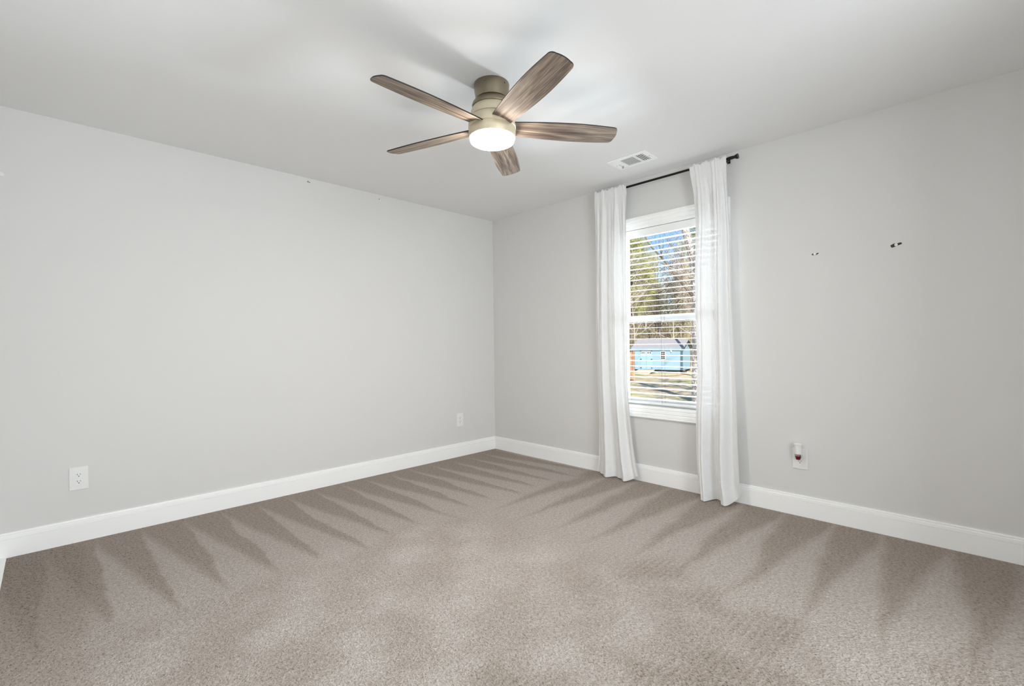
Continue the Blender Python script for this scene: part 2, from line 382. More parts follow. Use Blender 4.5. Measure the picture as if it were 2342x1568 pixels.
# ------------------------------------------------------------------ faux wood blind
bl = tag(empty('window_blind', (0.03, -1.998, WZ1 - jt)), 'white faux wood blind with open slats inside the window', 'blind')
BY0, BY1 = WY0 + jt + 0.004, WY1 - jt - 0.004
bx = 0.042
v = MB().extrude_y([(0.008, 2.037), (0.008, 1.985), (0.011, 1.978), (0.016, 1.976), (0.020, 1.978), (0.020, 2.037)], BY0, BY1)
put(v.build('valance', M_blind, bevel=0.001), bl)
put(MB().box((0.022, BY0 + .003, 1.995), (0.066, BY1 - .003, 2.037)).build('headrail', M_blind), bl)
sl = MB(); pitch = 0.0442; zs = [1.972 - 0.030 - pitch * k for k in range(30)]
for z in zs:
    prof = []
    for i in range(7):
        t = -1 + i / 3.0; prof.append((bx + 0.0245 * t, z + 0.0022 * (1 - t * t) + 0.0012 * t + 0.0013))
    for i in range(6, -1, -1):
        t = -1 + i / 3.0; prof.append((bx + 0.0245 * t, z + 0.0022 * (1 - t * t) + 0.0012 * t - 0.0013))
    sl.extrude_y(prof, BY0 + 0.003, BY1 - 0.003)
put(sl.build('slat_set', M_blind, smooth=True), bl)
zb = zs[-1] - 0.030
put(MB().box((bx - 0.025, BY0 + 0.003, zb - 0.008), (bx + 0.025, BY1 - 0.003, zb + 0.008)).build('bottom_rail', M_blind, bevel=0.003), bl)
M_lad = mat('grey_ladder_cord', srgb(96, 96, 92), 0.8)
for y in (BY1 - 0.055, (BY0 + BY1) / 2 + 0.045, BY0 + 0.055):
    c = MB()
    for x in (bx - 0.0265, bx + 0.0265): c.tube((x, y, zb), (x, y, 1.997), 0.0009, n=5)
    put(c.build('ladder_cord', M_lad), bl)

# ------------------------------------------------------------------ curtain rod
rod = tag(empty('curtain_rod', (0, -2.50, 2.375)), 'black metal curtain rod with flared end above the window', 'curtain rod')
RX, RZ = -0.090, 2.371
put(MB().tube((RX, -1.405, RZ), (RX, -2.515, RZ), 0.0085, n=20).build('rod', M_black, smooth=True), rod)
put(MB().lathe([(0.0, 0.0), (0.0112, 0.0), (0.0112, -0.030), (0.010, -0.034), (0.0105, -0.038), (0.0145, -0.046), (0.0175, -0.055), (0.0175, -0.060), (0.0, -0.060)], 24, 'Y', (RX, -2.503, RZ)).build('finial', M_black, smooth=True), rod)
for y in (-2.470, -1.52):
    b = MB().box((-0.005, y - 0.010, RZ - 0.004), (-0.0002, y + 0.010, RZ + 0.044)).box((RX - 0.002, y - 0.004, RZ - 0.004), (-0.004, y + 0.004, RZ + 0.004))
    b.tube((RX, y - .006, RZ), (RX, y + .006, RZ), 0.0105, n=18)
    br = put(b.build('bracket', M_black, bevel=0.0008), rod)
    for dz in (0.012, 0.028):
        sc_ = MB().tube((-0.0045, y, RZ + dz), (-0.0065, y, RZ + dz), 0.0026, n=10).build('screw', M_screw); sc_.parent = br; sc_.location = -Vector(rod.location)
        sc_.matrix_parent_inverse = Matrix.Identity(4); sc_.location = -(Vector(rod.location) + Vector(br.location))

# ------------------------------------------------------------------ curtains
def interp(tab, z):
    if z >= tab[0][0]: return tab[0][1]
    for (z0, a), (z1, b) in zip(tab, tab[1:]):
        if z >= z1: return b + (a - b) * (z - z1) / (z0 - z1)
    return tab[-1][1]
def sstep(a, b, x):
    t = max(0, min(1, (x - a) / (b - a))); return t * t * (3 - 2 * t)
def fold(a): return math.sin(a) + 0.28 * math.sin(2 * a + 0.9) + 0.10 * math.sin(3 * a)
def curtain(name, label, ltab, rtab, bottom, folds, seed, ztop, xtab):
    """ltab/rtab: (z, y) of the two side edges; folds: list of (freq, phase, ampTop, ampBottom)"""
    NU, NV = 150, 130
    root = tag(empty(name, (RX, (ltab[0][1] + rtab[0][1]) / 2, 0.0)), label, 'curtain')
    def pt(u, t, off=0.0):
        zb_ = bottom(u); zt = ztop + 0.006 * math.sin(u * 23 + seed) + 0.004 * math.sin(u * 57)
        z = zt + (zb_ - zt) * t
        zz = max(0.0, min(ztop, z))
        # shear the folds so that they lean and merge on the way down
        y = interp(ltab, zz) + (interp(rtab, zz) - interp(ltab, zz)) * (u + 0.012 * math.sin(6 * u + 3 * t + seed) * math.sin(math.pi * u))
        x = interp(xtab, zz)
        k = min(1, max(0, (t - 0.03) / 0.25)); kb = t ** 1.6
        for i, (fr, ph, a0, a1) in enumerate(folds):
            am = a0 * (1 - kb) + a1 * kb
            x += am * (0.35 + 0.65 * k) * fold(2 * math.pi * (fr * u + ph + 0.10 * math.sin(2.2 * t + i + seed)))
        x += 0.004 * noise.noise(Vector((u * 9, z * 2.5, seed)))
        x = min(x, -0.026) if z < 2.2 else x
        # gather on the rod
        g = max(0, 1 - abs(z - RZ) / 0.05)
        x = x * (1 - 0.5 * g) + (RX - 0.0130) * 0.5 * g
        q = sstep(RZ - 0.20, RZ - 0.03, z); x = x * (1 - q) + min(x, RX - 0.0108) * q
        return Vector((x + off, y, z))
    hem_t = 0.958
    def sheet(t0, t1, nv, off=0.0):
        vs = [pt(i / NU, t0 + (t1 - t0) * j / nv, off) for j in range(nv + 1) for i in range(NU + 1)]
        fs = [(j * (NU + 1) + i, j * (NU + 1) + i + 1, (j + 1) * (NU + 1) + i + 1, (j + 1) * (NU + 1) + i) for j in range(nv) for i in range(NU)]
        return vs, fs
    pk = 0.035
    vs, fs = sheet(pk, hem_t, NV); put(new_obj('panel', vs, fs, M_curt, smooth=True), root)
    vs, fs = sheet(hem_t, 1.0, 8, -0.0008); put(new_obj('hem', vs, fs, M_hem, smooth=True), root)
    # rod pocket: front layer, over the rod, and a back layer
    vs = []; nv = 8
    for j in range(nv + 1):
        for i in range(NU + 1): vs.append(pt(i / NU, pk * (1 - j / nv), -0.0008))
    for j in range(5):
        for i in range(NU + 1):
            p = pt(i / NU, pk * j / 4.0); f = pt(i / NU, 0)
            vs.append(Vector((RX + 0.0125 + 0.5 * max(-0.02, min(0.02, (p.x - RX + 0.012))), root.location.y + (p.y - root.location.y) * 0.93, p.z)))
    rows = nv + 1 + 5
    fs = [(j * (NU + 1) + i, j * (NU + 1) + i + 1, (j + 1) * (NU + 1) + i + 1, (j + 1) * (NU + 1) + i) for j in range(rows - 1) for i in range(NU)]
    put(new_obj('rod_pocket', vs, fs, M_hem, smooth=True), root)
    return root
LL = [(2.40, -1.400), (2.25, -1.395), (1.95, -1.388), (1.40, -1.375), (1.0, -1.375), (0.5, -1.392), (0.15, -1.392), (0.0, -1.378)]
LR = [(2.40, -1.706), (2.33, -1.708), (2.15, -1.697), (1.7, -1.690), (1.3, -1.690), (0.8, -1.690), (0.55, -1.708), (0.3, -1.737), (0.15, -1.765), (0.05, -1.795), (0.0, -1.800)]
def botL(u): return 0.010 + 0.050 * sstep(0.72, 1.0, u) + 0.012 * (1 - sstep(0.0, 0.2, u))
XL = [(2.40, -0.100), (2.0, -0.088), (1.0, -0.085), (0.4, -0.090), (0.0, -0.105)]
curtain('window_curtain', 'white linen curtain panel hanging left of the window glass', LL, LR, botL,
        [(2.5, 0.10, 0.016, 0.030), (5.0, 0.3, 0.010, 0.006), (8.5, 0.0, 0.004, 0.001)], 1.3, 2.394, XL)
RL = [(2.40, -2.226), (2.2, -2.252), (2.0, -2.256), (1.6, -2.242), (1.3, -2.240), (0.9, -2.250), (0.6, -2.238), (0.3, -2.240), (0.0, -2.262)]
RR = [(2.40, -2.489), (2.2, -2.489), (1.9, -2.500), (1.4, -2.508), (1.0, -2.520), (0.7, -2.532), (0.4, -2.540), (0.15, -2.553), (0.06, -2.572), (0.0, -2.580)]
def botR(u): return 0.008 + 0.030 * (1 - sstep(0, 0.18, u)) + 0.075 * sstep(0.70, 1.0, u)
XR = [(2.40, -0.100), (2.0, -0.088), (1.0, -0.090), (0.4, -0.105), (0.0, -0.118)]
curtain('window_curtain', 'white linen curtain panel hanging right of the window glass, below the rod end', RL, RR, botR,
        [(2.2, 0.31, 0.018, 0.055), (4.6, 0.1, 0.010, 0.008), (9.0, 0.4, 0.004, 0.001)], 4.1, 2.392, XR)

# ------------------------------------------------------------------ ceiling fan
FX, FY = -1.800, -1.9725
fan = tag(empty('ceiling_fan', (FX, FY, H)), 'five blade ceiling fan in nickel and weathered oak with lit lamp', 'ceiling fan')
def fpart(prof, nm, m): return put(MB().lathe(prof, 64, 'Z', (FX, FY, 0)).build(nm, m, smooth=True), fan)
fpart([(0.0, H - .0005), (0.0895, H - .0005), (0.0905, H - 0.004), (0.0885, 2.405), (0.083, 2.374), (0.0815, 2.362), (0.078, 2.3605), (0.0, 2.3605)], 'canopy', M_nickel)
fpart([(0.0, 2.3604), (0.080, 2.3604), (0.088, 2.354), (0.0985, 2.341), (0.1015, 2.332), (0.0995, 2.3225), (0.096, 2.3205), (0.0, 2.3205)], 'upper_collar', M_nickel)
fpart([(0.0, 2.3204), (0.095, 2.3204), (0.102, 2.312), (0.107, 2.298), (0.108, 2.284), (0.106, 2.2735), (0.103, 2.2715), (0.0, 2.2715)], 'lower_collar', M_champ)
fpart([(0.0, 2.2714), (0.103, 2.2714), (0.112, 2.266), (0.1175, 2.255), (0.1205, 2.238), (0.1212, 2.2165), (0.119, 2.2148), (0.0, 2.2148)], 'motor_housing', M_champ)
fpart([(0.0, 2.2147), (0.1175, 2.2147), (0.1195, 2.212), (0.1195, 2.190), (0.1165, 2.168), (0.1145, 2.1665), (0.0, 2.1665)], 'light_ring', M_champ)
fpart([(0.0, 2.1664), (0.1125, 2.1664), (0.1130, 2.158), (0.110, 2.1500), (0.100, 2.1450), (0.06, 2.1425), (0.0, 2.1415)], 'lamp_diffuser', M_lamp)
for a in (205, 275):
    ca, sa = math.cos(math.radians(a)), math.sin(math.radians(a))
    put(MB().tube((FX + .0885 * ca, FY + .0885 * sa, H - 0.020), (FX + .094 * ca, FY + .094 * sa, H - 0.020), 0.0045, 0.0038, n=12).build('canopy_screw', M_screw), fan)
def blade_mesh():
    R0, R1 = 0.098, 0.655
    def half(s):
        x = (s - R0) / (R1 - R0)
        w = 0.050 + 0.019 * math.sin(min(1, x / 0.62) * math.pi / 2) - 0.012 * max(0, (x - 0.62) / 0.38) ** 1.6
        return w
    out = []
    N = 26; rc = 0.024
    for i in range(N + 1):
        s = R0 + (R1 - rc - R0) * i / N; out.append((s, half(s)))
    w1 = half(R1 - rc)
    for i in range(1, 7):
        a = math.pi / 2 * i / 6; out.append((R1 - rc + rc * math.sin(a), w1 - rc + rc * math.cos(a)))
    tip = [(R1 + 0.006 * (1 - (k / 3.0) ** 2), (w1 - rc) * k / 3.0) for k in (2, 1, 0, -1, -2)]
    outline = out + tip + [(s, -w_) for s, w_ in reversed(out)]
    n = len(outline); th = 0.0055
    zf = lambda s: 0.0
    vs = [(s, w_, -th / 2) for s, w_ in outline] + [(s, w_, th / 2) for s, w_ in outline]
    fs = [tuple(range(n - 1, -1, -1)), tuple(range(n, 2 * n))]; mi = [0, 1]
    for i in range(n):
        fs.append((i, (i + 1) % n, n + (i + 1) % n, n + i)); mi.append(1)
    me = bpy.data.meshes.new('blade'); me.from_pydata(vs, [], fs); me.update()
    me.materials.append(M_blade); me.materials.append(M_edge)
    for p_, k in zip(me.polygons, mi): p_.material_index = k
    return me
bm_ = blade_mesh()
for k in range(5):
    o = bpy.data.objects.new('blade', bm_); COL.objects.link(o); o.parent = fan
    ang = math.radians(36.6 + 72 * k)
    o.matrix_local = Matrix.Translation((0, 0, 2.2230 - H)) @ Matrix.Rotation(ang, 4, 'Z') @ Matrix.Rotation(math.radians(0.1), 4, 'Y') @ Matrix.Rotation(math.radians(-13), 4, 'X')

# ------------------------------------------------------------------ ceiling vent
VX0, VX1, VY0, VY1 = -0.495, -0.305, -2.093, -1.788
vt = tag(empty('ceiling_vent', ((VX0 + VX1) / 2, (VY0 + VY1) / 2, H)), 'white rectangular air register in the ceiling near the window', 'vent')
zf0, zf1 = H - 0.008, H - 0.0005
ix0, ix1 = VX0 + 0.030, VX1 - 0.030
fr = MB()
# frame as bars around the louvre openings
ya, yb_, yc, yd = VY0 + 0.035, VY0 + 0.095, VY0 + 0.110, VY1 - 0.090
fr.box((VX0, VY0, zf0), (ix0, VY1, zf1)); fr.box((ix1, VY0, zf0), (VX1, VY1, zf1))
fr.box((ix0, VY0, zf0), (ix1, ya, zf1)); fr.box((ix0, yb_, zf0), (ix1, yc, zf1)); fr.box((ix0, yd, zf0), (ix1, VY1, zf1))
put(fr.build('frame', M_trim, bevel=0.002), vt)
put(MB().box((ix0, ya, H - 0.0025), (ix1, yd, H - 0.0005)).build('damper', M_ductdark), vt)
lv = MB()
for k in range(4):
    y = ya + (yb_ - ya) * (k + 0.5) / 4.0; lv.box((ix0, y - 0.0030, zf0), (ix1, y + 0.0030, zf0 + .0014))
for k in range(11):
    x = ix0 + (ix1 - ix0) * (k + 0.5) / 11.0; lv.box((x - 0.0017, yc, zf0), (x + 0.0017, yd, zf0 + .0014))
put(lv.build('louver_set', M_trim), vt)
lr = MB().box((VX0 + 0.085, VY1 - 0.050, zf0 - 0.001), (VX1 - 0.040, VY1 - 0.047, zf0)).box((VX1 - 0.058, VY1 - 0.060, zf0 - 0.016), (VX1 - 0.054, VY1 - 0.046, zf0))
for k in range(4): lr.box((ix1 + 0.006, VY1 - 0.078 + k * 0.013, zf0 - .0006), (ix1 + 0.012, VY1 - 0.075 + k * 0.013, zf0))
put(lr.build('damper_lever', mat('grey_lever', srgb(168, 170, 174), 0.5)), vt)
for y in (VY0 + 0.016, VY1 - 0.025):
    put(MB().tube(((VX0 + VX1) / 2, y, zf0), ((VX0 + VX1) / 2, y, zf0 - 0.0015), 0.0035, n=12).build('screw', M_screw), vt)

# ------------------------------------------------------------------ outlets
def outlet(loc, rot, label, skip_top=False):
    """local: plate in the XZ plane, front faces -Y, origin at the plate centre on the wall"""
    r = tag(empty('wall_outlet', loc), label, 'outlet'); r.rotation_euler = (0, 0, rot)
    pw, ph_ = 0.042, 0.0665
    MB().box((-pw, -0.0055, -ph_), (pw, 0, ph_)).build('cover_plate', M_plate, r, bevel=0.004)
    for sz in (0.0195, -0.0195):
        n = 28; prof = []
        for i in range(n):
            a = 2 * math.pi * i / n; prof.append((max(-0.0172, min(0.0172, 0.0172 * 1.12 * math.cos(a))), max(-0.0135, min(0.0135, 0.0172 * math.sin(a)))))
        b = MB(); vs = [(x, -0.0072, z + sz) for x, z in prof] + [(x, -0.004, z + sz) for x, z in prof]
        fs = [(i, (i + 1) % n, n + (i + 1) % n, n + i) for i in range(n)] + [tuple(range(n)), tuple(range(2 * n - 1, n - 1, -1))]
        b._add(vs, fs); rc = b.build('receptacle', M_plate, r)
        s = MB()
        s.box((-0.0077, -0.0075, sz + 0.0005), (-0.0055, -0.0070, sz + 0.0085)); s.box((0.0055, -0.0075, sz + 0.0015), (0.0077, -0.0070, sz + 0.0080))
        s.tube((0, -0.0075, sz - 0.0065), (0, -0.0070, sz - 0.0065), 0.0026, n=12)
        s.build('slot_set', M_slot, rc)
    MB().tube((0, -0.0050, 0), (0, -0.0068, 0), 0.003, n=14).build('screw', M_plate, r)
    return r
outlet((-3.2955, 0, 0.367), 0, 'white duplex outlet on the left wall close to the left edge of the photo')
outlet((-0.479, 0, 0.364), 0, 'white duplex outlet on the left wall close to the room corner')
outlet((0, -2.8865, 0.365), -math.pi / 2, 'white duplex outlet on the window wall with an air freshener plugged in')

# ------------------------------------------------------------------ plug-in air freshener
af = tag(empty('air_freshener', (-0.0075, -2.884, 0.385)), 'white plug-in air freshener with red oil bottle in the outlet', 'air freshener')
ax, ay = -0.036, -2.884
M_afw = mat('white_freshener_plastic', srgb(238, 238, 236), 0.4)
b = MB().lathe([(0.0, 0.400), (0.0185, 0.400), (0.0195, 0.404), (0.0200, 0.430), (0.0205, 0.448), (0.0245, 0.4595), (0.0250, 0.462), (0.0235, 0.4630), (0.0190, 0.4590), (0.0060, 0.4575), (0.0055, 0.4600), (0.0, 0.4600)], 36, 'Z', (ax, ay, 0))
b.box((-0.030, ay - 0.016, 0.392), (-0.0076, ay + 0.016, 0.446))
put(b.build('warmer_body', M_afw, smooth=True), af)
def clear_mat():
    m, n, l, p = nt('clear_bottle_glass'); p.inputs['Base Color'].default_value = (0.97, 0.97, 0.97, 1)
    p.inputs['Transmission Weight'].default_value = 1.0; p.inputs['Roughness'].default_value = 0.02; p.inputs['IOR'].default_value = 1.2; return m
M_clear = clear_mat(); M_red = mat('dark_red_oil', srgb(120, 14, 34), 0.12, spec=0.6); M_redl = mat('red_wick', srgb(196, 150, 150), 0.7)
bt = put(MB().lathe([(0.0, 0.3635), (0.0105, 0.3635), (0.0125, 0.366), (0.0172, 0.3835), (0.0180, 0.399), (0.0175, 0.3995), (0.0, 0.3995)], 32, 'Z', (ax, ay, 0)).build('bottle', M_clear, smooth=True), af)
o = MB().lathe([(0.0, 0.3650), (0.0095, 0.3650), (0.0115, 0.3675), (0.0160, 0.3845), (0.0160, 0.3850), (0.0, 0.3850)], 32, 'Z', (ax, ay, 0)).build('oil', M_red, bt, smooth=True)
o = MB().tube((ax, ay, 0.3855), (ax, ay, 0.3990), 0.006, n=14).build('wick', M_redl, bt, smooth=True)

# ------------------------------------------------------------------ wall anchors and nail holes
def blob(b, y, z, pts, x=-0.0012):
    b.poly([(x, y + dy, z + dz) for dy, dz in pts]); b.poly([(-0.0002, y + dy, z + dz) for dy, dz in pts])
    n = len(pts); i0 = len(b.v) - 2 * n
    for i in range(n): b.f.append([i0 + i, i0 + (i + 1) % n, i0 + n + (i + 1) % n, i0 + n + i]); b.mi.append(0)
def anchor_r(y, z, label, pts):
    r = tag(empty('wall_anchor', (0, y, z)), label, 'wall anchor')
    b = MB(); blob(b, y, z, pts); put(b.build('torn_patch', M_torn), r)
    put(MB().lathe([(0.0, -0.0002), (0.0078, -0.0002), (0.0078, -0.0030), (0.0062, -0.0042), (0.0035, -0.0040), (0.0030, -0.0024), (0.0, -0.0024)], 22, 'X', (0, y + 0.001, z)).build('anchor_collar', M_plate, smooth=True), r)
anchor_r(-2.983, 1.659, 'white wall anchor in a small dark scrape, nearer the window', [(0.019, -0.001), (0.013, 0.005), (0.004, 0.003), (-0.008, 0.003), (-0.019, 0.006), (-0.018, 0.000), (-0.009, -0.006), (0.004, -0.007), (0.013, -0.006)])
anchor_r(-3.379, 1.654, 'white wall anchor in a larger dark scrape, farther from the window', [(0.026, 0.001), (0.024, -0.010), (0.017, -0.014), (0.002, -0.008), (-0.013, -0.003), (-0.024, 0.001), (-0.025, 0.008), (-0.016, 0.011), (-0.003, 0.007), (0.010, 0.009)])
def hole_l(x, z, label, patch):
    r = tag(empty('nail_hole', (x, 0, z)), label, 'nail hole')
    put(MB().tube((x, -0.0004, z), (x, -0.0016, z), 0.0035, n=12).build('hole_mark', M_slot), r)
    if patch:
        b = MB(); b.box((x - 0.018, -0.0011, z - 0.003), (x - 0.006, -0.0002, z + 0.009)); put(b.build('scuff', M_patch), r)
hole_l(-1.944, 2.408, 'nail hole with grey scuff high on the left wall, nearer the camera', True)
hole_l(-1.343, 2.403, 'single tiny nail hole high on the left wall, nearer the room corner', False)
tag(MB().lathe([(0.004, 0.0), (0.011, 0.0), (0.011, -0.003), (0.009, -0.005), (0.006, -0.005), (0.004, -0.003)], 24, 'Y', (-3.5905, 0, 2.069)).build('wall_anchor', M_plate, smooth=True),
    'small white anchor ring on the wall at the left edge of the photo', 'wall anchor')

# ------------------------------------------------------------------ outdoors
GZ = -1.46
flat_f = Vector((fw.x, fw.y, 0)).normalized(); flat_r = Vector((flat_f.y, -flat_f.x, 0))
def at(lat, dist, z=GZ):
    """a place in the yard: metres along the view axis and metres to its right, from the house corner of the camera"""
    return Vector((CAM.x, CAM.y, 0)) + flat_f * dist + flat_r * lat + Vector((0, 0, z))
def ground_mat():
    m, n, l, p = nt('winter_lawn'); p.inputs['Roughness'].default_value = 0.95
    tc = n.new('ShaderNodeTexCoord')
    a = n.new('ShaderNodeTexNoise'); a.inputs['Scale'].default_value = 0.55; a.inputs['Detail'].default_value = 6; l.new(tc.outputs['Object'], a.inputs[0])
    r = n.new('ShaderNodeValToRGB'); e = r.color_ramp.elements
    e[0].position = 0.34; e[0].color = srgb(192, 154, 122); e[1].position = 0.68; e[1].color = srgb(176, 176, 112)
    x = e.new(0.5); x.color = srgb(226, 208, 168)
    l.new(a.outputs[0], r.inputs[0])
    b = n.new('ShaderNodeTexNoise'); b.inputs['Scale'].default_value = 9; b.inputs['Detail'].default_value = 5; l.new(tc.outputs['Object'], b.inputs[0])
    mx = n.new('ShaderNodeMix'); mx.data_type = 'RGBA'; mx.blend_type = 'OVERLAY'; mx.inputs['Factor'].default_value = 0.55
    l.new(r.outputs[0], mx.inputs['A']); l.new(b.outputs[0], mx.inputs['B']); l.new(mx.outputs['Result'], p.inputs['Base Color'])
    return m
M_lawn = ground_mat()
M_litter = mat('leaf_litter', srgb(176, 148, 112), 0.95, var=0.45, vscale=1.4)
def ground():
    vs = []; fs = []; NX, NY = 60, 60
    for j in range(NY + 1):
        for i in range(NX + 1):
            d = 3.5 + 120 * (j / NY) ** 1.3; lat = -60 + 120 * i / NX
            p = at(lat, d)
            p.z += 0.05 * noise.noise(Vector((p.x * .3, p.y * .3, 0)))
            p.x = max(p.x, 0.35 + 0.01 * i) if p.y < 3 else p.x
            vs.append(p)
    for j in range(NY):
        for i in range(NX): fs.append((j * (NX + 1) + i, j * (NX + 1) + i + 1, (j + 1) * (NX + 1) + i + 1, (j + 1) * (NX + 1) + i))
    return vs, fs
gr = MB(); gr.box((0.30, -70, GZ - 0.3), (140, 110, GZ))
struct(gr.build('ground', M_lawn), 'patchy winter lawn seen through the blind', 'lawn')
def hill():
    vs = []; fs = []; NX, NY = 40, 14
    for j in range(NY + 1):
        for i in range(NX + 1):
            d = 46 + 60 * j / NY; lat = -40 + 90 * i / NX; p = at(lat, d, GZ - 0.05)
            p.z += 7.0 * sstep(0, 1, j / NY) + 0.3 * noise.noise(Vector((p.x * .2, p.y * .2, 3))); vs.append(p)
    for j in range(NY):
        for i in range(NX): fs.append((j * (NX + 1) + i, j * (NX + 1) + i + 1, (j + 1) * (NX + 1) + i + 1, (j + 1) * (NX + 1) + i))
    return new_obj('wooded_slope', vs, fs, M_litter, smooth=True)
struct(hill(), 'leaf covered slope under the bare trees behind the shed', 'slope')

# shed
M_blue = mat('light_blue_siding', srgb(141, 169, 186), 0.6, var=0.05, vscale=2)
M_shroof = mat('grey_asphalt_shingle', srgb(158, 154, 156), 0.9, var=0.30, vscale=14)
M_white = mat('white_shed_trim', srgb(240, 240, 238), 0.5)
M_dark = mat('dark_window_pane', srgb(26, 26, 28), 0.2)
M_iron = mat('black_iron', srgb(20, 20, 22), 0.5)
M_wood = mat('raw_deck_boards', srgb(206, 188, 162), 0.8, var=0.2, vscale=6)
M_under = mat('dark_skid_timber', srgb(38, 34, 30), 0.9)
M_block = mat('concrete_block', srgb(190, 184, 174), 0.9)
p1 = Vector((33.05, 13.65, GZ)); p0 = p1 - 3.95 * Vector((0.171, -0.985, 0))      # front wall base corners
ex = (p1 - p0); LEN = ex.length; ex.normalize(); ey = Vector((-ex.y, ex.x, 0))
if ey.dot(Vector((1, 0.5, 0))) < 0: ey = -ey
shed = tag(empty('garden_shed', p0), 'light blue garden shed with grey shingle roof in the back yard', 'shed')
R = Matrix((ex, ey, Vector((0, 0, 1)))).transposed().to_4x4(); shed.matrix_world = Matrix.Translation(p0) @ R
DEP, WH, FZ = 2.5, 2.10, 0.28        # depth, wall top, floor height of the shed
def sp(mb, nm, m, parent=None, **k):
    o = mb.build(nm, m, **k); o.parent = parent or shed; return o
b = MB(); rise = 0.62
prof = [(0, FZ), (DEP, FZ), (DEP, WH), (DEP / 2, WH + rise), (0, WH)]
b.extrude_x(prof, 0, LEN)
for k in range(10):
    y = 0.2 + k * 0.24; b.box((LEN - .001, y, FZ), (LEN + 0.012, y + 0.02, WH))
sp(b, 'siding', M_blue)
rf = MB(); ov, sx_, th_ = 0.22, 0.22, 0.09
for sgn in (0, 1):
    ye = -ov if sgn == 0 else DEP + ov; ze = WH - rise * ov / (DEP / 2)
    a0 = [(ye, ze + 0.02), (DEP / 2, WH + rise + 0.02), (DEP / 2, WH + rise + 0.02 + th_), (ye, ze + 0.02 + th_)]
    rf.extrude_x(a0, -sx_, LEN + sx_)
rfo = sp(rf, 'roof', M_shroof)
tr = MB(); ze = WH - rise * ov / (DEP / 2)
tr.box((-sx_, -ov - 0.03, ze + 0.01), (LEN + sx_, -ov, ze + 0.10)); sp(tr, 'fascia', M_blue, rfo)
bk = MB()
for s in (0, 1):
    ya_, yb2 = (-ov, DEP / 2) if s == 0 else (DEP + ov, DEP / 2)
    bk.extrude_x([(ya_, ze - 0.08), (yb2, WH + rise - 0.10), (yb2, WH + rise + 0.02), (ya_, ze + 0.04)], LEN + sx_ - 0.04, LEN + sx_ + 0.005)
sp(bk, 'gable_board', M_iron, rfo)
for d0 in (0.52, 1.04):
    dr = sp(MB().box((d0 - 0.01, -0.03, FZ + 0.02), (d0 + 0.49, -0.002, WH - 0.28)), 'door', mat('blue_door_panel', srgb(143, 173, 188), 0.6))
    sp(MB().box((d0 + 0.03, -0.045, WH - 0.52), (d0 + 0.45, -0.03, WH - 0.30)), 'transom_frame', M_white, dr)
    t = MB()
    for k in range(5): t.box((d0 + 0.06 + k * 0.074, -0.05, WH - 0.49), (d0 + 0.11 + k * 0.074, -0.044, WH - 0.33))
    sp(t, 'transom_pane', M_dark, dr)
    for z in (WH - 0.26, WH - 0.95, FZ + 0.14):
        xh = d0 if d0 < 0.8 else d0 + 0.40
        sp(MB().box((xh - 0.02, -0.05, z - 0.03), (xh + 0.10, -0.03, z + 0.02)), 'hinge', M_iron, dr)
wf = sp(MB().box((2.24, -0.04, WH - 0.96), (2.62, -0.002, WH - 0.28)), 'window_frame', M_white)
for i in range(2):
    for j in range(4):
        sp(MB().box((2.28 + i * 0.16, -0.046, WH - 0.92 + j * 0.157), (2.28 + i * 0.16 + 0.14, -0.039, WH - 0.92 + j * 0.157 + 0.13)), 'pane', M_dark, wf)
sp(MB().box((3.05, -0.16, WH - 0.16), (3.17, -0.02, WH + 0.0)).box((3.08, -0.10, WH - 0.34), (3.16, -0.02, WH - 0.16)), 'eave_light', M_white)
u_ = MB().box((0.05, 0.05, 0.14), (LEN - 0.05, 0.2, FZ)).box((0.05, DEP - 0.2, 0.14), (LEN - 0.05, DEP - 0.05, FZ))
sp(u_, 'skid', M_under)
for x in (0.3, 1.75, LEN - 0.35):
    for y in (0.0, DEP - 0.25): sp(MB().box((x, y + .02, 0), (x + 0.2, y + 0.24, 0.14)), 'block', M_block)
rp = tag(empty('shed_ramp', p0), 'weathered wooden ramp leading up to the shed doors', 'ramp'); rp.matrix_world = shed.matrix_world.copy()
r_ = MB(); r_.extrude_x([(-0.06, FZ - 0.04), (-0.06, FZ), (-1.5, 0.07), (-1.5, 0.0)], 0.35, 1.75)
o = r_.build('deck', M_wood); o.parent = rp
for x in (0.38, 1.66):
    o = MB().extrude_x([(-0.08, 0.0), (-0.08, FZ - 0.06), (-1.3, 0.05), (-1.3, 0.0)], x, x + 0.05).build('stringer', M_under); o.parent = rp

# fence panel left of the shed
M_fence = mat('orange_cedar_board', srgb(196, 150, 116), 0.8, var=0.25, vscale=5)
fa = at(7.88, 32.2)
fn = tag(empty('wooden_fence', fa), 'orange brown wooden fence panel at the left of the shed', 'fence')
fd = flat_r
b = MB()
Rf = Matrix((flat_r, flat_f, Vector((0, 0, 1)))).transposed().to_4x4()
fn.matrix_world = Matrix.Translation(fa) @ Rf
for k in range(16): b.box((-1.85 + k * 0.145, -0.01, 0.05), (-1.85 + k * 0.145 + 0.138, 0.012, 1.92))
o = b.build('board_panel', M_fence); o.parent = fn
for z in (0.4, 1.0, 1.6):
    o = MB().box((-1.85, -0.06, z - .045), (0.46, -0.012, z + .045)).build('rail', M_fence); o.parent = fn
for x in (-1.8, 0.38):
    o = MB().box((x, -0.09, 0), (x + 0.09, 0.0, 1.98)).build('post', M_fence); o.parent = fn

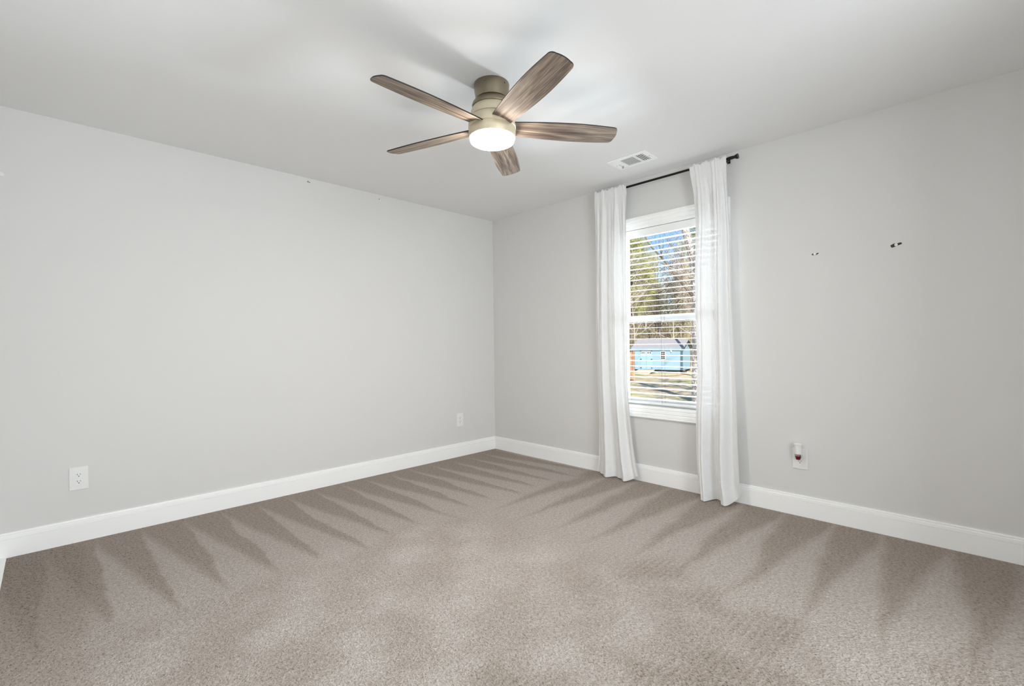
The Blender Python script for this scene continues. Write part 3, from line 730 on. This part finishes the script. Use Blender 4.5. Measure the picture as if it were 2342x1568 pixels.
# trees
M_bark = mat('pale_bark', srgb(196, 184, 168), 0.9, bump=0.6, bscale=14, var=0.35, vscale=5, stretch=(1, 1, 0.25))
M_barkd = mat('dark_bark', srgb(124, 112, 101), 0.9, var=0.4, vscale=5, stretch=(1, 1, 0.25))
M_twig = mat('grey_twig', srgb(178, 160, 134), 0.9)
def bigbark():
    m, n, l, p = nt('mottled_pine_bark'); p.inputs['Roughness'].default_value = 0.95
    tc = n.new('ShaderNodeTexCoord'); mp = n.new('ShaderNodeMapping'); mp.inputs['Scale'].default_value = (1, 1, 0.45); l.new(tc.outputs['Object'], mp.inputs[0])
    v_ = n.new('ShaderNodeTexVoronoi'); v_.inputs['Scale'].default_value = 16; l.new(mp.outputs[0], v_.inputs[0])
    a = n.new('ShaderNodeTexNoise'); a.inputs['Scale'].default_value = 48; a.inputs['Detail'].default_value = 5; l.new(mp.outputs[0], a.inputs[0])
    r = n.new('ShaderNodeValToRGB'); r.color_ramp.elements[0].position = 0.40; r.color_ramp.elements[0].color = srgb(112, 102, 100)
    r.color_ramp.elements[1].position = 0.56; r.color_ramp.elements[1].color = srgb(226, 218, 212)
    l.new(a.outputs[0], r.inputs[0]); l.new(r.outputs[0], p.inputs['Base Color'])
    b = n.new('ShaderNodeBump'); b.inputs['Distance'].default_value = 0.05; l.new(v_.outputs['Distance'], b.inputs['Height']); l.new(b.outputs[0], p.inputs['Normal'])
    return m
M_big = bigbark()
def needle_mat(nm, a, b_):
    m = mat(nm, srgb(*a), 0.8); n = m.node_tree.nodes; l = m.node_tree.links; p = n['Principled BSDF']
    tc = n.new('ShaderNodeTexCoord'); t = n.new('ShaderNodeTexNoise'); t.inputs['Scale'].default_value = 1.6; l.new(tc.outputs['Object'], t.inputs[0])
    r = n.new('ShaderNodeValToRGB'); r.color_ramp.elements[0].position = 0.35; r.color_ramp.elements[1].position = 0.65
    r.color_ramp.elements[0].color = srgb(*a); r.color_ramp.elements[1].color = srgb(*b_)
    l.new(t.outputs[0], r.inputs[0]); l.new(r.outputs[0], p.inputs['Base Color']); return m
M_need = needle_mat('pine_needles', (124, 134, 74), (212, 208, 136))
def limb(b, p, d, ln, r, lev, rng, k=0, bend=0.15, kids=5, segs=4):
    pts = [p]; cur = p.copy(); dd = d.normalized()
    for i in range(segs):
        dd = (dd + Vector((rng.uniform(-1, 1), rng.uniform(-1, 1), rng.uniform(-.4, .8))) * bend).normalized()
        cur = cur + dd * ln / segs; pts.append(cur.copy())
    for i in range(segs):
        ra = r * (1 - 0.75 * i / segs); rb = r * (1 - 0.75 * (i + 1) / segs)
        b.tube(pts[i], pts[i + 1], ra, rb, n=5 if lev else 8, k=k, cap=False)
    if lev >= 2: return
    for q in range(kids):
        t = rng.uniform(0.35, 1.0); i = min(segs - 1, int(t * segs)); o_ = pts[i].lerp(pts[i + 1], t * segs - i)
        a = rng.uniform(0, 2 * math.pi); side = Vector((math.cos(a), math.sin(a), rng.uniform(0.3, 1.1)))
        limb(b, o_, side, ln * rng.uniform(0.22, 0.42), r * 0.32, lev + 1, rng, k, 0.25, kids, 3)
def bare_mesh(seed, h, r, light):
    rng = random.Random(seed); b = MB()
    limb(b, Vector((0, 0, -0.1)), Vector((rng.uniform(-.06, .06), rng.uniform(-.06, .06), 1)), h, r, 0, rng, 0, 0.05, 16, 6)
    me = bpy.data.meshes.new('bare_tree'); me.from_pydata([tuple(v) for v in b.v], [], b.f); me.update(); me.materials.append(M_bark if light else M_barkd)
    return me
protos = [bare_mesh(100 + i, 7.0 + 1.0 * (i % 4), 0.075 + 0.02 * (i % 3), i % 4 != 3) for i in range(8)]
rng = random.Random(5)
# (metres right of the view axis per metre of distance, distance)
spots = []
for i in range(64):
    d = rng.uniform(42, 74); s = rng.uniform(0.225, 0.405); spots.append((s, d))
for i in range(18): spots.append((rng.uniform(0.10, 0.225), rng.uniform(42, 66)))
for i, (s, d) in enumerate(spots):
    o = bpy.data.objects.new('bare_tree', protos[i % 8]); COL.objects.link(o)
    z = GZ + 7.0 * sstep(0, 1, max(0, (d - 46) / 60)) - 0.1
    o.location = at(s * d, d, z); o.rotation_euler = (rng.uniform(-.06, .06), rng.uniform(-.06, .06), rng.uniform(0, 6.28))
    edge = min(1, abs(s - 0.325) / 0.05); o.scale = (rng.uniform(.8, 1.2),) * 2 + (rng.uniform(.75, .95) + 0.35 * edge,)
    tag(o, 'slender leafless tree in the winter wood behind the blue shed', 'tree', 'leafless trees behind the blue shed')
for i, (la, d, rz) in enumerate(((8.6, 13.0, 0.3), (10.2, 15.5, 1.7), (7.5, 11.3, 3.9), (9.4, 18.0, 5.0))):
    o = bpy.data.objects.new('bare_tree', protos[(3 * i + 2) % 8]); COL.objects.link(o)
    o.location = at(la, d, GZ - 0.1); o.rotation_euler = (0, 0, rz); o.scale = (1.5, 1.5, 1.1)
    tag(o, 'leafless side yard tree whose shadow falls across the lawn before the shed', 'tree', 'side yard trees shading the lawn')
def needle_clump(b, c, rad, n, rng):
    for i in range(n):
        v = Vector((rng.gauss(0, 1), rng.gauss(0, 1), rng.gauss(0, .7))) * rad * 0.55
        d = Vector((rng.uniform(-1, 1), rng.uniform(-1, 1), rng.uniform(-.3, 1))).normalized()
        s = d.cross(Vector((rng.uniform(-1, 1), rng.uniform(-1, 1), rng.uniform(-1, 1)))).normalized()
        p = c + v; ln = rng.uniform(.12, .26); wd = rng.uniform(.006, .014)
        b.poly([p - s * wd, p + s * wd, p + d * ln]); 
def pine(name, s, d, h, zlo, zhi, rad, n, label, seed, group=None, trunk=True):
    rng = random.Random(seed); base = at(s * d, d, GZ)
    root = tag(empty(name, base), label, 'tree', group)
    t = MB(); limb(t, Vector((0, 0, -.1)), Vector((0.02, 0.02, 1)), h, 0.16, 2, rng, 0, .03, 0, 6)
    f = MB()
    for i in range(n):
        z = rng.uniform(zlo, zhi); k = 1 - 0.55 * (z - zlo) / (zhi - zlo)
        a = rng.uniform(0, 6.28); rr = rad * k * math.sqrt(rng.uniform(.05, 1))
        c = Vector((rr * math.cos(a), rr * math.sin(a), z + rng.uniform(-.2, .2)))
        t.tube(Vector((0, 0, z - .35)), c, 0.022, 0.008, n=4, cap=False)
        needle_clump(f, c, rng.uniform(.30, .60), 190, rng)
    o = t.build('trunk', M_barkd, fixn=False); o.parent = root
    o = f.build('foliage', M_need, fixn=False); o.parent = root
    return root
# offsets are per metre of distance: 0.25 is at the left of the pane, 0.39 at its right
pine('pine_tree', 0.256, 44, 14, 5.2, 13.2, 2.7, 200, 'broad yellow green pine rising left of the sky gap, behind the fence', 11)
pine('pine_tree', 0.294, 50, 13, 6.0, 12.0, 1.9, 110, 'smaller green pine just left of the blue sky gap', 12)
pine('pine_tree', 0.402, 34, 13, 9.0, 12.5, 1.6, 60, 'pine crown showing at the upper right of the window', 13)
pine('pine_tree', 0.355, 52, 9, 4.5, 8.5, 1.2, 50, 'thin distant pine low in the middle of the wood', 14)
# big trunk at the right side of the window view, leaning limb attached
bt_ = tag(empty('large_tree', at(7.95, 20.2)), 'thick tree with mottled pale bark beside the right curtain', 'tree')
t = MB(); segs = [(0, 0, 0.0, 0.25), (0.0, 0, 1.3, 0.215), (0.0, 0, 2.6, 0.20), (0.0, 0, 3.7, 0.19), (-0.02, 0, 4.8, 0.18), (-0.09, 0, 6.0, 0.17), (-0.30, 0, 6.9, 0.165), (-0.60, 0, 8.0, 0.15), (-0.9, 0, 9.5, 0.12)]
wp = [flat_r * a + Vector((0, 0, c)) for a, _, c, _ in segs]
for i in range(len(segs) - 1): t.tube(wp[i], wp[i + 1], segs[i][3], segs[i + 1][3], n=16, cap=False)
o = t.build('trunk', M_big, smooth=True); o.parent = bt_
rng = random.Random(3); b = MB()
lp = [flat_r * a + flat_f * f_ + Vector((0, 0, c)) for a, f_, c in ((-0.10, 0, 4.45), (-0.30, -.05, 4.68), (-0.83, -.1, 5.31), (-1.43, -.2, 6.06), (-2.05, -.2, 6.72), (-2.6, -.2, 7.8))]
rr = [0.07, 0.058, 0.05, 0.045, 0.036, 0.025]
for i in range(5): b.tube(lp[i], lp[i + 1], rr[i], rr[i + 1], n=8, cap=False)
for i in range(1, 5):
    for k in range(2):
        limb(b, lp[i].lerp(lp[i + 1], rng.random()), Vector((rng.uniform(-1, 1), rng.uniform(-1, 1), rng.uniform(-.2, 1))), rng.uniform(.5, 1.2), 0.02, 1, rng, 0, .25, 4, 3)
o = b.build('leaning_limb', M_barkd, fixn=False); o.parent = bt_
# understory
def thicket():
    rng = random.Random(21); b = MB()
    for i in range(3600):
        d = rng.uniform(41, 62); s = rng.uniform(0.10, 0.42); z = GZ + 7.0 * sstep(0, 1, max(0, (d - 46) / 60))
        p = at(s * d, d, z); h_ = rng.uniform(.8, 3.8); dv = Vector((rng.uniform(-.35, .35), rng.uniform(-.35, .35), 1))
        q = p + dv * h_ * .5; e = q + (dv + Vector((rng.uniform(-.5, .5), rng.uniform(-.5, .5), 0))) * h_ * .5
        r0 = rng.uniform(.010, .026)
        b.tube(p, q, r0, r0 * .7, n=3, cap=False); b.tube(q, e, r0 * .7, r0 * .3, n=3, cap=False)
    return b.build('brush_thicket', M_twig, fixn=False)
tag(thicket(), 'tangle of bare brush and saplings at the foot of the wood', 'brush', kind='stuff')
def scrub():
    rng = random.Random(22); b = MB()
    for i in range(360):
        d = rng.uniform(43, 60); s = rng.uniform(0.10, 0.42); z = GZ + 7.0 * sstep(0, 1, max(0, (d - 46) / 60))
        needle_clump(b, at(s * d, d, z + rng.uniform(.3, 4.0)), rng.uniform(.5, 1.0), 90, rng)
    return b.build('evergreen_scrub', needle_mat('olive_leaves', (140, 138, 86), (200, 190, 130)), fixn=False)
tag(scrub(), 'olive green scrub leaves scattered among the bare trunks', 'brush', kind='stuff')
